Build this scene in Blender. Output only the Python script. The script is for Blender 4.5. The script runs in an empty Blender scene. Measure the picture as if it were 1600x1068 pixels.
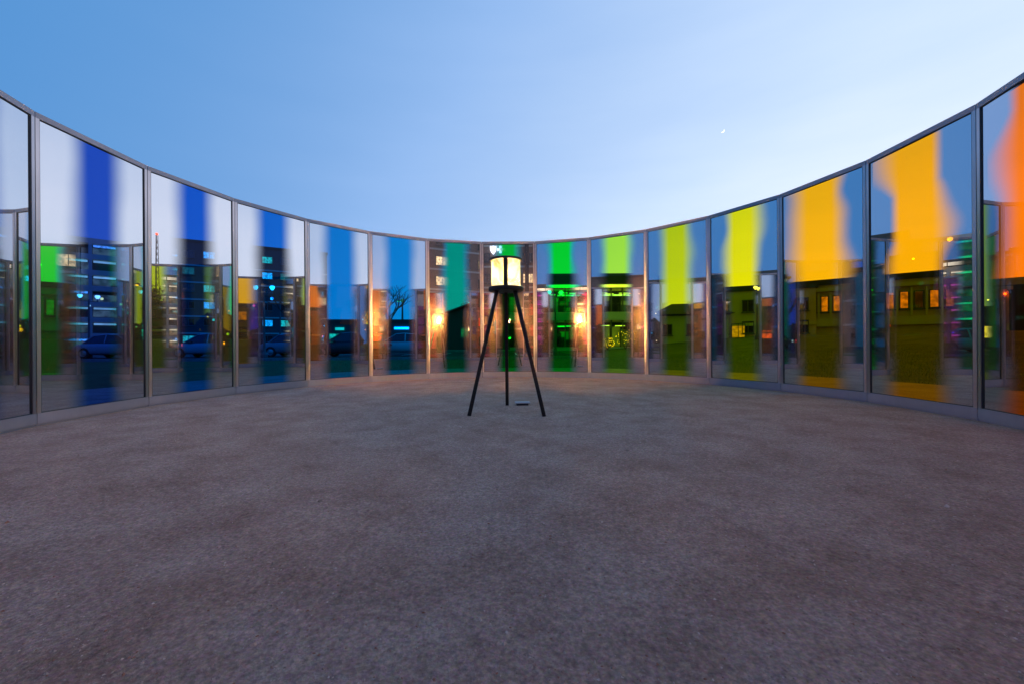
import bpy, math, random
import numpy as np
from mathutils import Vector, Matrix
random.seed(7); rng = np.random.default_rng(7)
R_ = math.radians
sc = bpy.context.scene
COL = sc.collection

# ------------------------------------------------------------------ camera
cam = bpy.data.cameras.new('camera')
cam.sensor_width = 36.0; cam.lens = 14.056
cam.shift_x = 0.0017; cam.shift_y = 0.0004
cam.clip_start = 0.02; cam.clip_end = 3000
camo = bpy.data.objects.new('camera', cam); COL.objects.link(camo)
camo.location = (0.0477, -4.681, 0.817)
camo.rotation_euler = (R_(90), 0.0063, 0)
sc.camera = camo

# ------------------------------------------------------------------ world (dusk, sun just below the horizon on the right)
SUNSET = 66.0                       # azimuth of the afterglow, degrees clockwise from +Y
world = bpy.data.worlds.new('World'); sc.world = world; world.use_nodes = True
nt = world.node_tree; nt.nodes.clear()
N = nt.nodes.new; L = nt.links.new
def wmath(op, a, b=None, clamp=False):
    n = N('ShaderNodeMath'); n.operation = op; n.use_clamp = clamp
    for i, v in enumerate((a, b)):
        if v is None: continue
        if isinstance(v, (int, float)): n.inputs[i].default_value = v
        else: L(v, n.inputs[i])
    return n.outputs[0]
tc = N('ShaderNodeTexCoord'); sx = N('ShaderNodeSeparateXYZ'); L(tc.outputs['Generated'], sx.inputs[0])
X, Y, Z = sx.outputs
hor = wmath('SQRT', wmath('ADD', wmath('ADD', wmath('MULTIPLY', X, X), wmath('MULTIPLY', Y, Y)), 1e-6))
ca = wmath('ADD', wmath('MULTIPLY', X, math.sin(R_(SUNSET))), wmath('MULTIPLY', Y, math.cos(R_(SUNSET))))
ca = wmath('DIVIDE', ca, hor)
c01 = wmath('MULTIPLY_ADD', ca, 0.5); c01.node.inputs[2].default_value = 0.5
el = wmath('ARCTAN2', wmath('MAXIMUM', Z, 0.0), hor)            # elevation in radians
fall = wmath('EXPONENT', wmath('MULTIPLY', el, -0.9))
side = wmath('POWER', c01, 2.0)
glowl = wmath('MULTIPLY', wmath('MULTIPLY', wmath('POWER', side, 2.0), wmath('EXPONENT', wmath('MULTIPLY', el, -6.2))), 0.85)   # afterglow low over the sunset side
g = wmath('SUBTRACT', wmath('ADD', wmath('MULTIPLY', wmath('MULTIPLY', side, fall), 1.0), glowl), 0.02, True)
# faint high streaks of thin cloud
mp = N('ShaderNodeMapping'); mp.inputs['Scale'].default_value = (1.4, 1.4, 7); L(tc.outputs['Generated'], mp.inputs[0])
cn = N('ShaderNodeTexNoise'); cn.inputs['Scale'].default_value = 1.7; cn.inputs['Detail'].default_value = 4; L(mp.outputs[0], cn.inputs[0])
g = wmath('MULTIPLY', g, wmath('MULTIPLY_ADD', cn.outputs[0], 0.34)); g.node.inputs[1].links[0].from_node.inputs[2].default_value = 0.85
ramp = N('ShaderNodeValToRGB'); L(g, ramp.inputs[0])
e = ramp.color_ramp.elements
e[0].position = 0.0; e[0].color = (0.074, 0.278, 0.630, 1)
e[1].position = 1.0; e[1].color = (1.0, 1.06, 1.18, 1)
m = e.new(0.24); m.color = (0.31, 0.51, 0.87, 1)
m = e.new(0.60); m.color = (0.62, 0.78, 1.02, 1)
bg = N('ShaderNodeBackground'); L(ramp.outputs[0], bg.inputs[0]); bg.inputs[1].default_value = 1.0
sky = N('ShaderNodeTexSky'); sky.sky_type = 'NISHITA'; sky.sun_disc = False
sky.sun_elevation = R_(-1.0); sky.sun_rotation = R_(SUNSET); sky.ozone_density = 4
bg2 = N('ShaderNodeBackground'); L(sky.outputs[0], bg2.inputs[0]); bg2.inputs[1].default_value = 0.10
add = N('ShaderNodeAddShader'); L(bg.outputs[0], add.inputs[0]); L(bg2.outputs[0], add.inputs[1])
wo = N('ShaderNodeOutputWorld'); L(add.outputs[0], wo.inputs[0])

vs = sc.view_settings
vs.view_transform = 'Standard'; vs.look = 'None'; vs.exposure = 0; vs.gamma = 1; vs.use_curve_mapping = False
cy = sc.cycles
cy.max_bounces = 14; cy.glossy_bounces = 10; cy.diffuse_bounces = 3; cy.transmission_bounces = 6
cy.transparent_max_bounces = 32; cy.sample_clamp_indirect = 10; cy.use_denoising = True
cy.caustics_reflective = True; cy.caustics_refractive = False; cy.blur_glossy = 0.3

# ------------------------------------------------------------------ material helpers
MATS = {}
def newmat(name):
    m = bpy.data.materials.new(name); m.use_nodes = True
    return m, m.node_tree, m.node_tree.nodes['Principled BSDF']
def plain(name, col, rough=0.6, metal=0.0, noise=0.15, scale=6, bump=0.0, emit=None, estr=0.0, spec=0.5):
    if name in MATS: return MATS[name]
    m, t, b = newmat(name)
    b.inputs['Roughness'].default_value = rough; b.inputs['Metallic'].default_value = metal
    b.inputs['Specular IOR Level'].default_value = spec
    co = t.nodes.new('ShaderNodeTexCoord')
    no = t.nodes.new('ShaderNodeTexNoise'); no.inputs['Scale'].default_value = scale; no.inputs['Detail'].default_value = 5
    t.links.new(co.outputs['Object'], no.inputs[0])
    mx = t.nodes.new('ShaderNodeMix'); mx.data_type = 'RGBA'
    mx.inputs[6].default_value = tuple(c*(1-noise) for c in col)+(1,)
    mx.inputs[7].default_value = tuple(min(1, c*(1+noise)) for c in col)+(1,)
    t.links.new(no.outputs[0], mx.inputs[0]); t.links.new(mx.outputs[2], b.inputs['Base Color'])
    if bump:
        bp = t.nodes.new('ShaderNodeBump'); bp.inputs['Strength'].default_value = bump; bp.inputs['Distance'].default_value = 0.02
        t.links.new(no.outputs[0], bp.inputs['Height']); t.links.new(bp.outputs[0], b.inputs['Normal'])
    if emit:
        b.inputs['Emission Color'].default_value = tuple(emit)+(1,); b.inputs['Emission Strength'].default_value = estr
    MATS[name] = m; return m
def glow(name, col, s, vary=0.5, scale=3.0):
    """lit window: emission with uneven brightness inside (curtains, furniture)"""
    if name in MATS: return MATS[name]
    m, t, b = newmat(name)
    b.inputs['Base Color'].default_value = (0.05, 0.05, 0.05, 1); b.inputs['Roughness'].default_value = 0.2
    b.inputs['Emission Color'].default_value = tuple(col)+(1,)
    co = t.nodes.new('ShaderNodeTexCoord'); no = t.nodes.new('ShaderNodeTexNoise')
    no.inputs['Scale'].default_value = scale; no.inputs['Detail'].default_value = 3
    oi = t.nodes.new('ShaderNodeObjectInfo'); ad = t.nodes.new('ShaderNodeVectorMath'); ad.operation = 'ADD'
    t.links.new(co.outputs['Object'], ad.inputs[0]); t.links.new(oi.outputs['Location'], ad.inputs[1])
    t.links.new(ad.outputs[0], no.inputs[0])
    mr = t.nodes.new('ShaderNodeMapRange'); mr.inputs[1].default_value = 0.35; mr.inputs[2].default_value = 0.65
    mr.inputs[3].default_value = s*(1-vary); mr.inputs[4].default_value = s*(1+vary)
    t.links.new(no.outputs[0], mr.inputs[0]); t.links.new(mr.outputs[0], b.inputs['Emission Strength'])
    MATS[name] = m; return m

# ------------------------------------------------------------------ mesh builder
class MB:
    def __init__(s): s.v = []; s.f = []; s.mi = []
    def quad(s, a, b, c, d, mi=0):
        n = len(s.v); s.v += [a, b, c, d]; s.f.append((n, n+1, n+2, n+3)); s.mi.append(mi)
    def box(s, x0, x1, y0, y1, z0, z1, mi=0, M=None):
        n = len(s.v)
        p = [(x0,y0,z0),(x1,y0,z0),(x1,y1,z0),(x0,y1,z0),(x0,y0,z1),(x1,y0,z1),(x1,y1,z1),(x0,y1,z1)]
        if M is not None: p = [tuple(M @ Vector(q)) for q in p]
        s.v += p
        for f in ((0,3,2,1),(4,5,6,7),(0,1,5,4),(1,2,6,5),(2,3,7,6),(3,0,4,7)):
            s.f.append(tuple(n+i for i in f)); s.mi.append(mi)
        return s
    def tube(s, p0, p1, r0, r1, seg=8, cap=True, mi=0, sq=False):
        p0 = Vector(p0); p1 = Vector(p1); d = (p1-p0).normalized()
        a = Vector((0,0,1)) if abs(d.z) < 0.95 else Vector((0,1,0))
        u = d.cross(a).normalized(); w = d.cross(u)
        n = len(s.v); ph = math.pi/4 if seg == 4 else 0
        for p, r in ((p0, r0), (p1, r1)):
            for i in range(seg):
                t = 2*math.pi*i/seg+ph
                s.v.append(tuple(p+u*(math.cos(t)*r)+w*(math.sin(t)*r)))
        for i in range(seg):
            j = (i+1) % seg
            s.f.append((n+i, n+seg+i, n+seg+j, n+j)); s.mi.append(mi)
        if cap:
            s.f.append(tuple(n+i for i in range(seg))); s.mi.append(mi)
            s.f.append(tuple(n+seg+i for i in reversed(range(seg)))); s.mi.append(mi)
        return s
    def lathe(s, prof, seg=24, c=(0,0,0), a0=0.0, a1=2*math.pi, axis='z', mi=0):
        n = len(s.v); full = abs(a1-a0-2*math.pi) < 1e-6; m = seg if full else seg+1
        for r, z in prof:
            for i in range(m):
                t = a0+(a1-a0)*i/seg
                if axis == 'z': q = (c[0]+r*math.sin(t), c[1]+r*math.cos(t), c[2]+z)
                else: q = (c[0]+r*math.sin(t), c[1]+z, c[2]+r*math.cos(t))
                s.v.append(q)
        for k in range(len(prof)-1):
            for i in range(seg):
                j = (i+1) % m if full else i+1
                s.f.append((n+k*m+i, n+k*m+j, n+(k+1)*m+j, n+(k+1)*m+i)); s.mi.append(mi)
        return s
    def sphere(s, c, r, seg=12, ring=8, sz=1.0):
        return s.lathe([(max(1e-4, r*math.sin(math.pi*k/ring)), -r*sz*math.cos(math.pi*k/ring)) for k in range(ring+1)], seg, c)
    def mesh(s, name, mats, smooth=False, bevel=0):
        me = bpy.data.meshes.new(name); me.from_pydata(s.v, [], s.f)
        for m in (mats if isinstance(mats, (list, tuple)) else [mats]): me.materials.append(m)
        me.polygons.foreach_set('material_index', s.mi)
        if smooth: me.polygons.foreach_set('use_smooth', [True]*len(s.f))
        me.update(); return me
    def build(s, name, mats, parent=None, smooth=False, loc=None, rz=0):
        o = bpy.data.objects.new(name, s.mesh(name, mats, smooth)); COL.objects.link(o)
        if parent is not None: o.parent = parent
        if loc is not None: o.location = loc
        if rz: o.rotation_euler.z = rz
        return o
def bevel(o, w=0.004, seg=2):
    m = o.modifiers.new('bevel', 'BEVEL'); m.width = w; m.segments = seg; m.limit_method = 'ANGLE'; return o
def linkmesh(name, me, parent, loc=(0,0,0), rz=0):
    o = bpy.data.objects.new(name, me); COL.objects.link(o); o.parent = parent; o.location = loc; o.rotation_euler.z = rz; return o
def empty(name, label, cat, loc=(0,0,0), rz=0, group=None):
    o = bpy.data.objects.new(name, None); COL.objects.link(o); o.location = loc; o.rotation_euler.z = rz
    o.empty_display_size = 0.1; o['label'] = label; o['category'] = cat
    if group: o['group'] = group
    return o
def tag(o, label=None, cat=None, group=None, kind=None):
    for k, v in (('label', label), ('category', cat), ('group', group), ('kind', kind)):
        if v: o[k] = v
    return o
def children(o): return [c for c in bpy.data.objects if c.parent == o]
def copy_tree(o, parent=None):
    c = o.copy(); COL.objects.link(c); c.parent = parent
    for ch in children(o): copy_tree(ch, c)
    return c

# ------------------------------------------------------------------ ground
def sm(a, b, x):
    t = np.clip((x-a)/(b-a), 0, 1); return t*t*(3-2*t)
def hgt(x, y):                                   # lawn rises gently towards the buildings on the right
    x = np.asarray(x, float); y = np.asarray(y, float)
    d = np.hypot(x, y)
    return 1.3*sm(6, 26, x)*sm(12, 34, d)*sm(-30, 0, y)-0.06*(1-sm(7.6, 8.3, d))

def grid_mesh(name, xs, ys, zf, mat):
    gx, gy = np.meshgrid(xs, ys); gz = zf(gx, gy)
    v = np.stack([gx.ravel(), gy.ravel(), gz.ravel()], 1)
    nx, ny = len(xs), len(ys)
    i = np.arange(nx-1); j = np.arange(ny-1); I, J = np.meshgrid(i, j)
    a = (J*nx+I).ravel(); f = np.stack([a, a+1, a+nx+1, a+nx], 1)
    me = bpy.data.meshes.new(name); me.from_pydata(v.tolist(), [], f.tolist()); me.materials.append(mat)
    me.polygons.foreach_set('use_smooth', [True]*len(f)); me.update()
    o = bpy.data.objects.new(name, me); COL.objects.link(o); return o

def ground_mat(name, cols, sc1, rough=0.95, bump=0.6, fine=90.0, dist=0.02):
    m, t, b = newmat(name); nn = t.nodes.new; ll = t.links.new
    b.inputs['Roughness'].default_value = rough; b.inputs['Specular IOR Level'].default_value = 0.2
    co = nn('ShaderNodeTexCoord')
    n1 = nn('ShaderNodeTexNoise'); n1.inputs['Scale'].default_value = sc1; n1.inputs['Detail'].default_value = 9; n1.inputs['Roughness'].default_value = 0.68
    n2 = nn('ShaderNodeTexNoise'); n2.inputs['Scale'].default_value = fine; n2.inputs['Detail'].default_value = 4
    n3 = nn('ShaderNodeTexVoronoi'); n3.inputs['Scale'].default_value = fine*1.3; n3.feature = 'F1'
    for n in (n1, n2, n3): ll(co.outputs['Object'], n.inputs[0])
    r1 = nn('ShaderNodeValToRGB'); ll(n1.outputs[0], r1.inputs[0]); el_ = r1.color_ramp.elements
    el_[0].position = 0.30; el_[0].color = tuple(cols[0])+(1,); el_[1].position = 0.70; el_[1].color = tuple(cols[2])+(1,)
    mm = el_.new(0.5); mm.color = tuple(cols[1])+(1,)
    # coarse and fine grains: multiply
    mr = nn('ShaderNodeMapRange'); ll(n2.outputs[0], mr.inputs[0]); mr.inputs[1].default_value = 0.3; mr.inputs[2].default_value = 0.7
    mr.inputs[3].default_value = 0.74; mr.inputs[4].default_value = 1.26
    mv = nn('ShaderNodeMix'); mv.data_type = 'RGBA'; mv.blend_type = 'MULTIPLY'; mv.inputs[0].default_value = 1
    ll(r1.outputs[0], mv.inputs[6]); ll(mr.outputs[0], mv.inputs[7])
    mv2 = nn('ShaderNodeMix'); mv2.data_type = 'RGBA'; mv2.blend_type = 'OVERLAY'; mv2.inputs[0].default_value = 0.10
    ll(mv.outputs[2], mv2.inputs[6]); ll(n3.outputs['Color'], mv2.inputs[7])
    n4 = nn('ShaderNodeTexNoise'); n4.inputs['Scale'].default_value = sc1*15; n4.inputs['Detail'].default_value = 7; n4.inputs['Roughness'].default_value = 0.78; ll(co.outputs['Object'], n4.inputs[0])
    n5 = nn('ShaderNodeMapRange'); ll(n4.outputs[0], n5.inputs[0]); n5.inputs[1].default_value = 0.33; n5.inputs[2].default_value = 0.62; n5.inputs[3].default_value = 0.66; n5.inputs[4].default_value = 1.16
    mv3 = nn('ShaderNodeMix'); mv3.data_type = 'RGBA'; mv3.blend_type = 'MULTIPLY'; mv3.inputs[0].default_value = 1; ll(mv2.outputs[2], mv3.inputs[6]); ll(n5.outputs[0], mv3.inputs[7])
    ll(mv3.outputs[2], b.inputs['Base Color'])
    h = nn('ShaderNodeMath'); h.operation = 'ADD'; ll(n4.outputs[0], h.inputs[0])
    h2 = nn('ShaderNodeMath'); h2.operation = 'MULTIPLY'; ll(n3.outputs[0], h2.inputs[0]); h2.inputs[1].default_value = 0.16; ll(h2.outputs[0], h.inputs[1])
    bp = nn('ShaderNodeBump'); bp.inputs['Strength'].default_value = bump; bp.inputs['Distance'].default_value = dist
    ll(h.outputs[0], bp.inputs['Height']); ll(bp.outputs[0], b.inputs['Normal'])
    return m
M_gravel = ground_mat('crushed_limestone', [(0.41,0.245,0.180),(0.54,0.350,0.275),(0.63,0.445,0.360)], 2.3, bump=0.78, fine=85, dist=0.05)
M_lawn = ground_mat('lawn_soil', [(0.08,0.09,0.03),(0.13,0.16,0.045),(0.19,0.21,0.07)], 1.2, bump=0.8, fine=25, dist=0.1)
M_asph = ground_mat('asphalt', [(0.035,0.035,0.037),(0.05,0.05,0.052),(0.07,0.07,0.07)], 0.8, bump=0.3, fine=60)
M_conc = ground_mat('concrete', [(0.20,0.19,0.18),(0.26,0.25,0.24),(0.32,0.31,0.29)], 0.7, bump=0.2, fine=40)

xs = np.unique(np.concatenate([np.linspace(-900,-70,14), np.linspace(-70,70,141), np.linspace(70,900,14)]))
gr = grid_mesh('ground', xs, xs, lambda x, y: hgt(x, y)-0.012, M_lawn); tag(gr, kind='structure')

# gravel floor: polar sheet with real small undulations
def polar_sheet(name, radii, seg, zf, mat):
    v = [(0,0,float(zf(np.array(0.),np.array(0.))))]; f = []
    for r in radii:
        a = np.arange(seg)*2*np.pi/seg; x = r*np.sin(a); y = r*np.cos(a); z = zf(x, y)
        v += list(zip(x.tolist(), y.tolist(), z.tolist()))
    for i in range(seg): f.append((0, 1+(i+1) % seg, 1+i))
    for k in range(len(radii)-1):
        for i in range(seg):
            j = (i+1) % seg; a = 1+k*seg; b = a+seg
            f.append((a+i, a+j, b+j, b+i))
    me = bpy.data.meshes.new(name); me.from_pydata(v, [], f); me.materials.append(mat)
    me.polygons.foreach_set('use_smooth', [True]*len(f)); me.update()
    o = bpy.data.objects.new(name, me); COL.objects.link(o); return o
WV = [(rng.uniform(0.8, 9.0), rng.uniform(0, 2*np.pi), rng.uniform(0, 2*np.pi)) for _ in range(60)]
def und(x, y):
    z = np.zeros_like(x, dtype=float)
    for k, d, p in WV: z += 0.0016/(0.5+0.25*k)*np.sin(k*(x*np.cos(d)+y*np.sin(d))+p)
    r = np.hypot(x, y)
    return z*(1-sm(4.3, 4.7, r))
gs = polar_sheet('gravel_floor', list(np.arange(0.12, 5.5, 0.06))+list(np.arange(5.6, 8.3, 0.3)), 260, und, M_gravel)
tag(gs, kind='structure')
# pebbles lying in the gravel
def pebble_sheet():
    n = 110000
    r = np.sqrt(rng.uniform(0, 1, n))*4.62; a = rng.uniform(0, 2*np.pi, n)
    k = int(n*0.75)                                  # more small ones where the camera is near
    r[:k] = 0; px = r*np.sin(a); py = r*np.cos(a)
    px[:k] = rng.uniform(-3.2, 3.2, k); py[:k] = rng.uniform(-4.2, -0.6, k)
    ok = np.hypot(px, py) < 4.6; px = px[ok]; py = py[ok]; n = len(px)
    s = 0.0013+0.0034*rng.uniform(0, 1, n)**5
    big = rng.uniform(0, 1, n) > 0.9968; s[big] *= 2.7
    base = np.array([(1,0,0),(0,1,0),(-1,0,0),(0,-1,0),(0.3,0.2,0.75),(-0.3,-0.25,0.6)], float)
    ft = np.array([(0,1,4),(1,2,4),(2,5,4),(2,3,5),(3,0,5),(0,4,5)])
    rot = rng.uniform(0, 2*np.pi, n); c = np.cos(rot)[:,None]; sn = np.sin(rot)[:,None]
    P = np.repeat(base[None], n, 0)+rng.normal(0, 0.16, (n, 6, 3))
    P *= s[:,None,None]; P[:,:,0] *= rng.uniform(0.9, 1.6, n)[:,None]
    Xp = P[:,:,0]*c-P[:,:,1]*sn+px[:,None]; Yp = P[:,:,0]*sn+P[:,:,1]*c+py[:,None]
    Zp = P[:,:,2]+(und(px, py)-0.0002)[:,None]
    V = np.stack([Xp, Yp, Zp], 2).reshape(-1, 3); F = (ft[None]+6*np.arange(n)[:,None,None]).reshape(-1, 3)
    me = bpy.data.meshes.new('gravel_pebbles'); me.from_pydata(V.tolist(), [], F.tolist())
    m1 = plain('pebble_grey', (0.56,0.40,0.31), 0.9, noise=0.2, scale=40, spec=0.1); m2 = plain('pebble_dark', (0.36,0.25,0.19), 0.9, noise=0.3, scale=40, spec=0.1)
    m3 = plain('pebble_pale', (0.74,0.56,0.46), 0.85, noise=0.2, scale=40, spec=0.1); m4 = plain('pebble_rust', (0.40,0.17,0.10), 0.9, noise=0.3, scale=40)
    for m in (m1, m2, m3, m4): me.materials.append(m)
    mi = np.repeat(rng.choice(4, n, p=[.56,.22,.10,.12]), 6); me.polygons.foreach_set('material_index', mi.tolist()); me.update()
    o = bpy.data.objects.new('gravel_pebbles', me); COL.objects.link(o)
    tag(o, 'loose small grey and brown pebbles scattered over the gravel floor', 'gravel', kind='stuff')
pebble_sheet()

# lawn grass blades on the right and behind
def grass():
    n = 60000
    a = R_(-38)+rng.uniform(0, 1, n)*R_(150); r = np.sqrt(rng.uniform(8.1**2, 24**2, n))
    x = r*np.sin(a); y = r*np.cos(a); ok = y < 19.3; x = x[ok]; y = y[ok]; n = len(x)
    h = rng.uniform(0.04, 0.11, n); w = rng.uniform(0.004, 0.009, n); t = rng.uniform(0, np.pi, n)
    z = hgt(x, y)-0.012; lx = rng.normal(0, 0.03, n); ly = rng.normal(0, 0.03, n)
    V = np.stack([np.stack([x-w*np.cos(t), y-w*np.sin(t), z], 1), np.stack([x+w*np.cos(t), y+w*np.sin(t), z], 1), np.stack([x+lx, y+ly, z+h], 1)], 1).reshape(-1, 3)
    F = np.arange(3*n).reshape(-1, 3)
    me = bpy.data.meshes.new('grass'); me.from_pydata(V.tolist(), [], F.tolist())
    me.materials.append(plain('grass_green', (0.15,0.21,0.05), 0.6, noise=0.4, scale=1.5)); me.materials.append(plain('grass_dry', (0.32,0.27,0.12), 0.7, noise=0.3, scale=1.5))
    me.polygons.foreach_set('material_index', (rng.uniform(0,1,n) > 0.8).astype(int).tolist()); me.update()
    o = bpy.data.objects.new('grass', me); COL.objects.link(o)
    tag(o, 'short green lawn grass outside the coloured glass wall', 'grass', kind='stuff')
grass()

# street with parked cars beyond the left part of the pavilion
def strip(name, x0, x1, y0, y1, z, mat, n=40, th=None):
    b = MB()
    if th: b.box(x0, x1, y0, y1, z-th, z)
    else: b.quad((x0,y0,z),(x1,y0,z),(x1,y1,z),(x0,y1,z))
    return tag(b.build(name, mat), kind='structure')
strip('street', -160, 4.2, 15.5, 31.0, 0.004, M_asph)
strip('kerb', -160, 4.2, 15.2, 15.5, 0.12, M_conc, th=0.2)
strip('pavement', -160, 4.2, 31.2, 34.5, 0.13, M_conc, th=0.2)
strip('path', -60, 60, -14.0, -11.0, 0.006, M_conc)
strip('plaza', -60, 60, -44.0, -16.0, 0.005, M_asph)
mk = MB()
for i in range(26): mk.box(-62+i*2.6, -61.9+i*2.6, 22.6, 27.8, 0.004, 0.009)
tag(mk.build('parking_markings', plain('road_paint', (0.7,0.7,0.68), 0.6)), kind='structure')

# ------------------------------------------------------------------ pavilion: 23 framed glass panels, opening behind the camera
def glass_mat():
    m = bpy.data.materials.new('mirror_fade_glass'); m.use_nodes = True; t = m.node_tree; t.nodes.clear()
    nn = t.nodes.new; ll = t.links.new
    def mth(op, a, b=None, c=None, clamp=False):
        n = nn('ShaderNodeMath'); n.operation = op; n.use_clamp = clamp
        for i, v in enumerate((a, b, c)):
            if v is None: continue
            if isinstance(v, (int, float)): n.inputs[i].default_value = v
            else: ll(v, n.inputs[i])
        return n.outputs[0]
    co = nn('ShaderNodeTexCoord'); s = nn('ShaderNodeSeparateXYZ'); ll(co.outputs['Object'], s.inputs[0])
    oi = nn('ShaderNodeObjectInfo')
    # slow wobble of the fade's edges, different in each pane and on each side
    cb = nn('ShaderNodeCombineXYZ')
    sgn = mth('SIGN', s.outputs[0])
    ll(mth('MULTIPLY', sgn, 3.1), cb.inputs[0]); ll(mth('MULTIPLY', oi.outputs['Random'], 40.0), cb.inputs[1]); ll(mth('MULTIPLY', s.outputs[2], 1.25), cb.inputs[2])
    nz = nn('ShaderNodeTexNoise'); nz.inputs['Scale'].default_value = 1.0; nz.inputs['Detail'].default_value = 0.5; ll(cb.outputs[0], nz.inputs[0])
    wob = mth('SUBTRACT', nz.outputs[0], 0.5)
    amp = mth('MULTIPLY', mth('SUBTRACT', 1.0, oi.outputs['Alpha']), mth('MULTIPLY_ADD', s.outputs[2], 0.55, 0.10))   # stronger towards the top
    ax = mth('ABSOLUTE', s.outputs[0])
    core = mth('MULTIPLY', oi.outputs['Object Index'], 0.00078)
    outer = mth('ADD', mth('ADD', core, 0.285), mth('MULTIPLY', wob, amp))
    mr = nn('ShaderNodeMapRange'); mr.interpolation_type = 'SMOOTHSTEP'; ll(ax, mr.inputs[0])
    ll(core, mr.inputs[1]); ll(mth('MAXIMUM', outer, mth('ADD', core, 0.15)), mr.inputs[2])
    mask = mr.outputs[0]
    # clear tinted glass: tinted transparency with a weak surface reflection
    tr = nn('ShaderNodeBsdfTransparent')
    # towards the film the green panes pass more blue (interference coating)
    sc3 = nn('ShaderNodeSeparateColor'); ll(oi.outputs['Color'], sc3.inputs[0])
    fm = nn('ShaderNodeMix'); fm.data_type = 'RGBA'; ll(mth('MULTIPLY', mth('MULTIPLY', mth('SUBTRACT', 1.0, sc3.outputs[0]), mth('POWER', mask, 0.6)), 0.85), fm.inputs[0])
    ll(oi.outputs['Color'], fm.inputs[6]); fm.inputs[7].default_value = (0.0,0.30,0.55,1); ll(fm.outputs[2], tr.inputs[0])
    g0 = nn('ShaderNodeBsdfGlossy'); g0.inputs['Roughness'].default_value = 0.0; g0.inputs[0].default_value = (0.9,0.9,0.9,1)
    fr = nn('ShaderNodeFresnel'); fr.inputs[0].default_value = 1.45
    cl = nn('ShaderNodeMixShader'); ll(mth('MULTIPLY', fr.outputs[0], 0.25, clamp=True), cl.inputs[0]); ll(tr.outputs[0], cl.inputs[1]); ll(g0.outputs[0], cl.inputs[2])
    # metal film: sharp reflection plus hazy lobes, coloured warm to paint the lamp's halo
    g1 = nn('ShaderNodeBsdfGlossy'); g1.inputs['Roughness'].default_value = 0.0; g1.inputs[0].default_value = (0.61,0.66,0.76,1)
    g2 = nn('ShaderNodeBsdfGlossy'); g2.inputs['Roughness'].default_value = 0.45; g2.inputs[0].default_value = (0.72,0.46,0.30,1)
    g3 = nn('ShaderNodeBsdfGlossy'); g3.inputs['Roughness'].default_value = 0.175; g3.inputs[0].default_value = (0.74,0.55,0.40,1)
    g4 = nn('ShaderNodeBsdfGlossy'); g4.inputs['Roughness'].default_value = 0.29; g4.inputs[0].default_value = (0.74,0.50,0.34,1)
    mB = nn('ShaderNodeMixShader'); mB.inputs[0].default_value = 0.74; ll(g2.outputs[0], mB.inputs[1]); ll(g4.outputs[0], mB.inputs[2])
    mA = nn('ShaderNodeMixShader'); mA.inputs[0].default_value = 0.52; ll(mB.outputs[0], mA.inputs[1]); ll(g3.outputs[0], mA.inputs[2])
    mi = nn('ShaderNodeMixShader'); mi.inputs[0].default_value = 0.14; ll(g1.outputs[0], mi.inputs[1]); ll(mA.outputs[0], mi.inputs[2])
    fin = nn('ShaderNodeMixShader'); ll(mask, fin.inputs[0]); ll(cl.outputs[0], fin.inputs[1]); ll(mi.outputs[0], fin.inputs[2])
    # small specks of dust and dried rain on the glass
    sp = nn('ShaderNodeTexVoronoi'); sp.inputs['Scale'].default_value = 9.0; ll(co.outputs['Object'], sp.inputs[0])
    lt = mth('LESS_THAN', sp.outputs['Distance'], 0.030)
    cs = nn('ShaderNodeSeparateColor'); ll(sp.outputs['Color'], cs.inputs[0])
    lt = mth('MULTIPLY', lt, mth('GREATER_THAN', cs.outputs[0], 0.7))
    df = nn('ShaderNodeBsdfDiffuse'); df.inputs[0].default_value = (0.08,0.08,0.08,1)
    f2 = nn('ShaderNodeMixShader'); ll(mth('MULTIPLY', lt, 0.5), f2.inputs[0]); ll(fin.outputs[0], f2.inputs[1]); ll(df.outputs[0], f2.inputs[2])
    out = nn('ShaderNodeOutputMaterial'); ll(f2.outputs[0], out.inputs[0])
    return m
def clear_mat():
    m = bpy.data.materials.new('outer_glass'); m.use_nodes = True; t = m.node_tree; t.nodes.clear()
    tr = t.nodes.new('ShaderNodeBsdfTransparent'); g = t.nodes.new('ShaderNodeBsdfGlossy'); g.inputs['Roughness'].default_value = 0.0
    mx = t.nodes.new('ShaderNodeMixShader'); mx.inputs[0].default_value = 0.006
    t.links.new(tr.outputs[0], mx.inputs[1]); t.links.new(g.outputs[0], mx.inputs[2])
    o = t.nodes.new('ShaderNodeOutputMaterial'); t.links.new(mx.outputs[0], o.inputs[0]); return m
M_fade = glass_mat(); M_outer = clear_mat()
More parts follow.
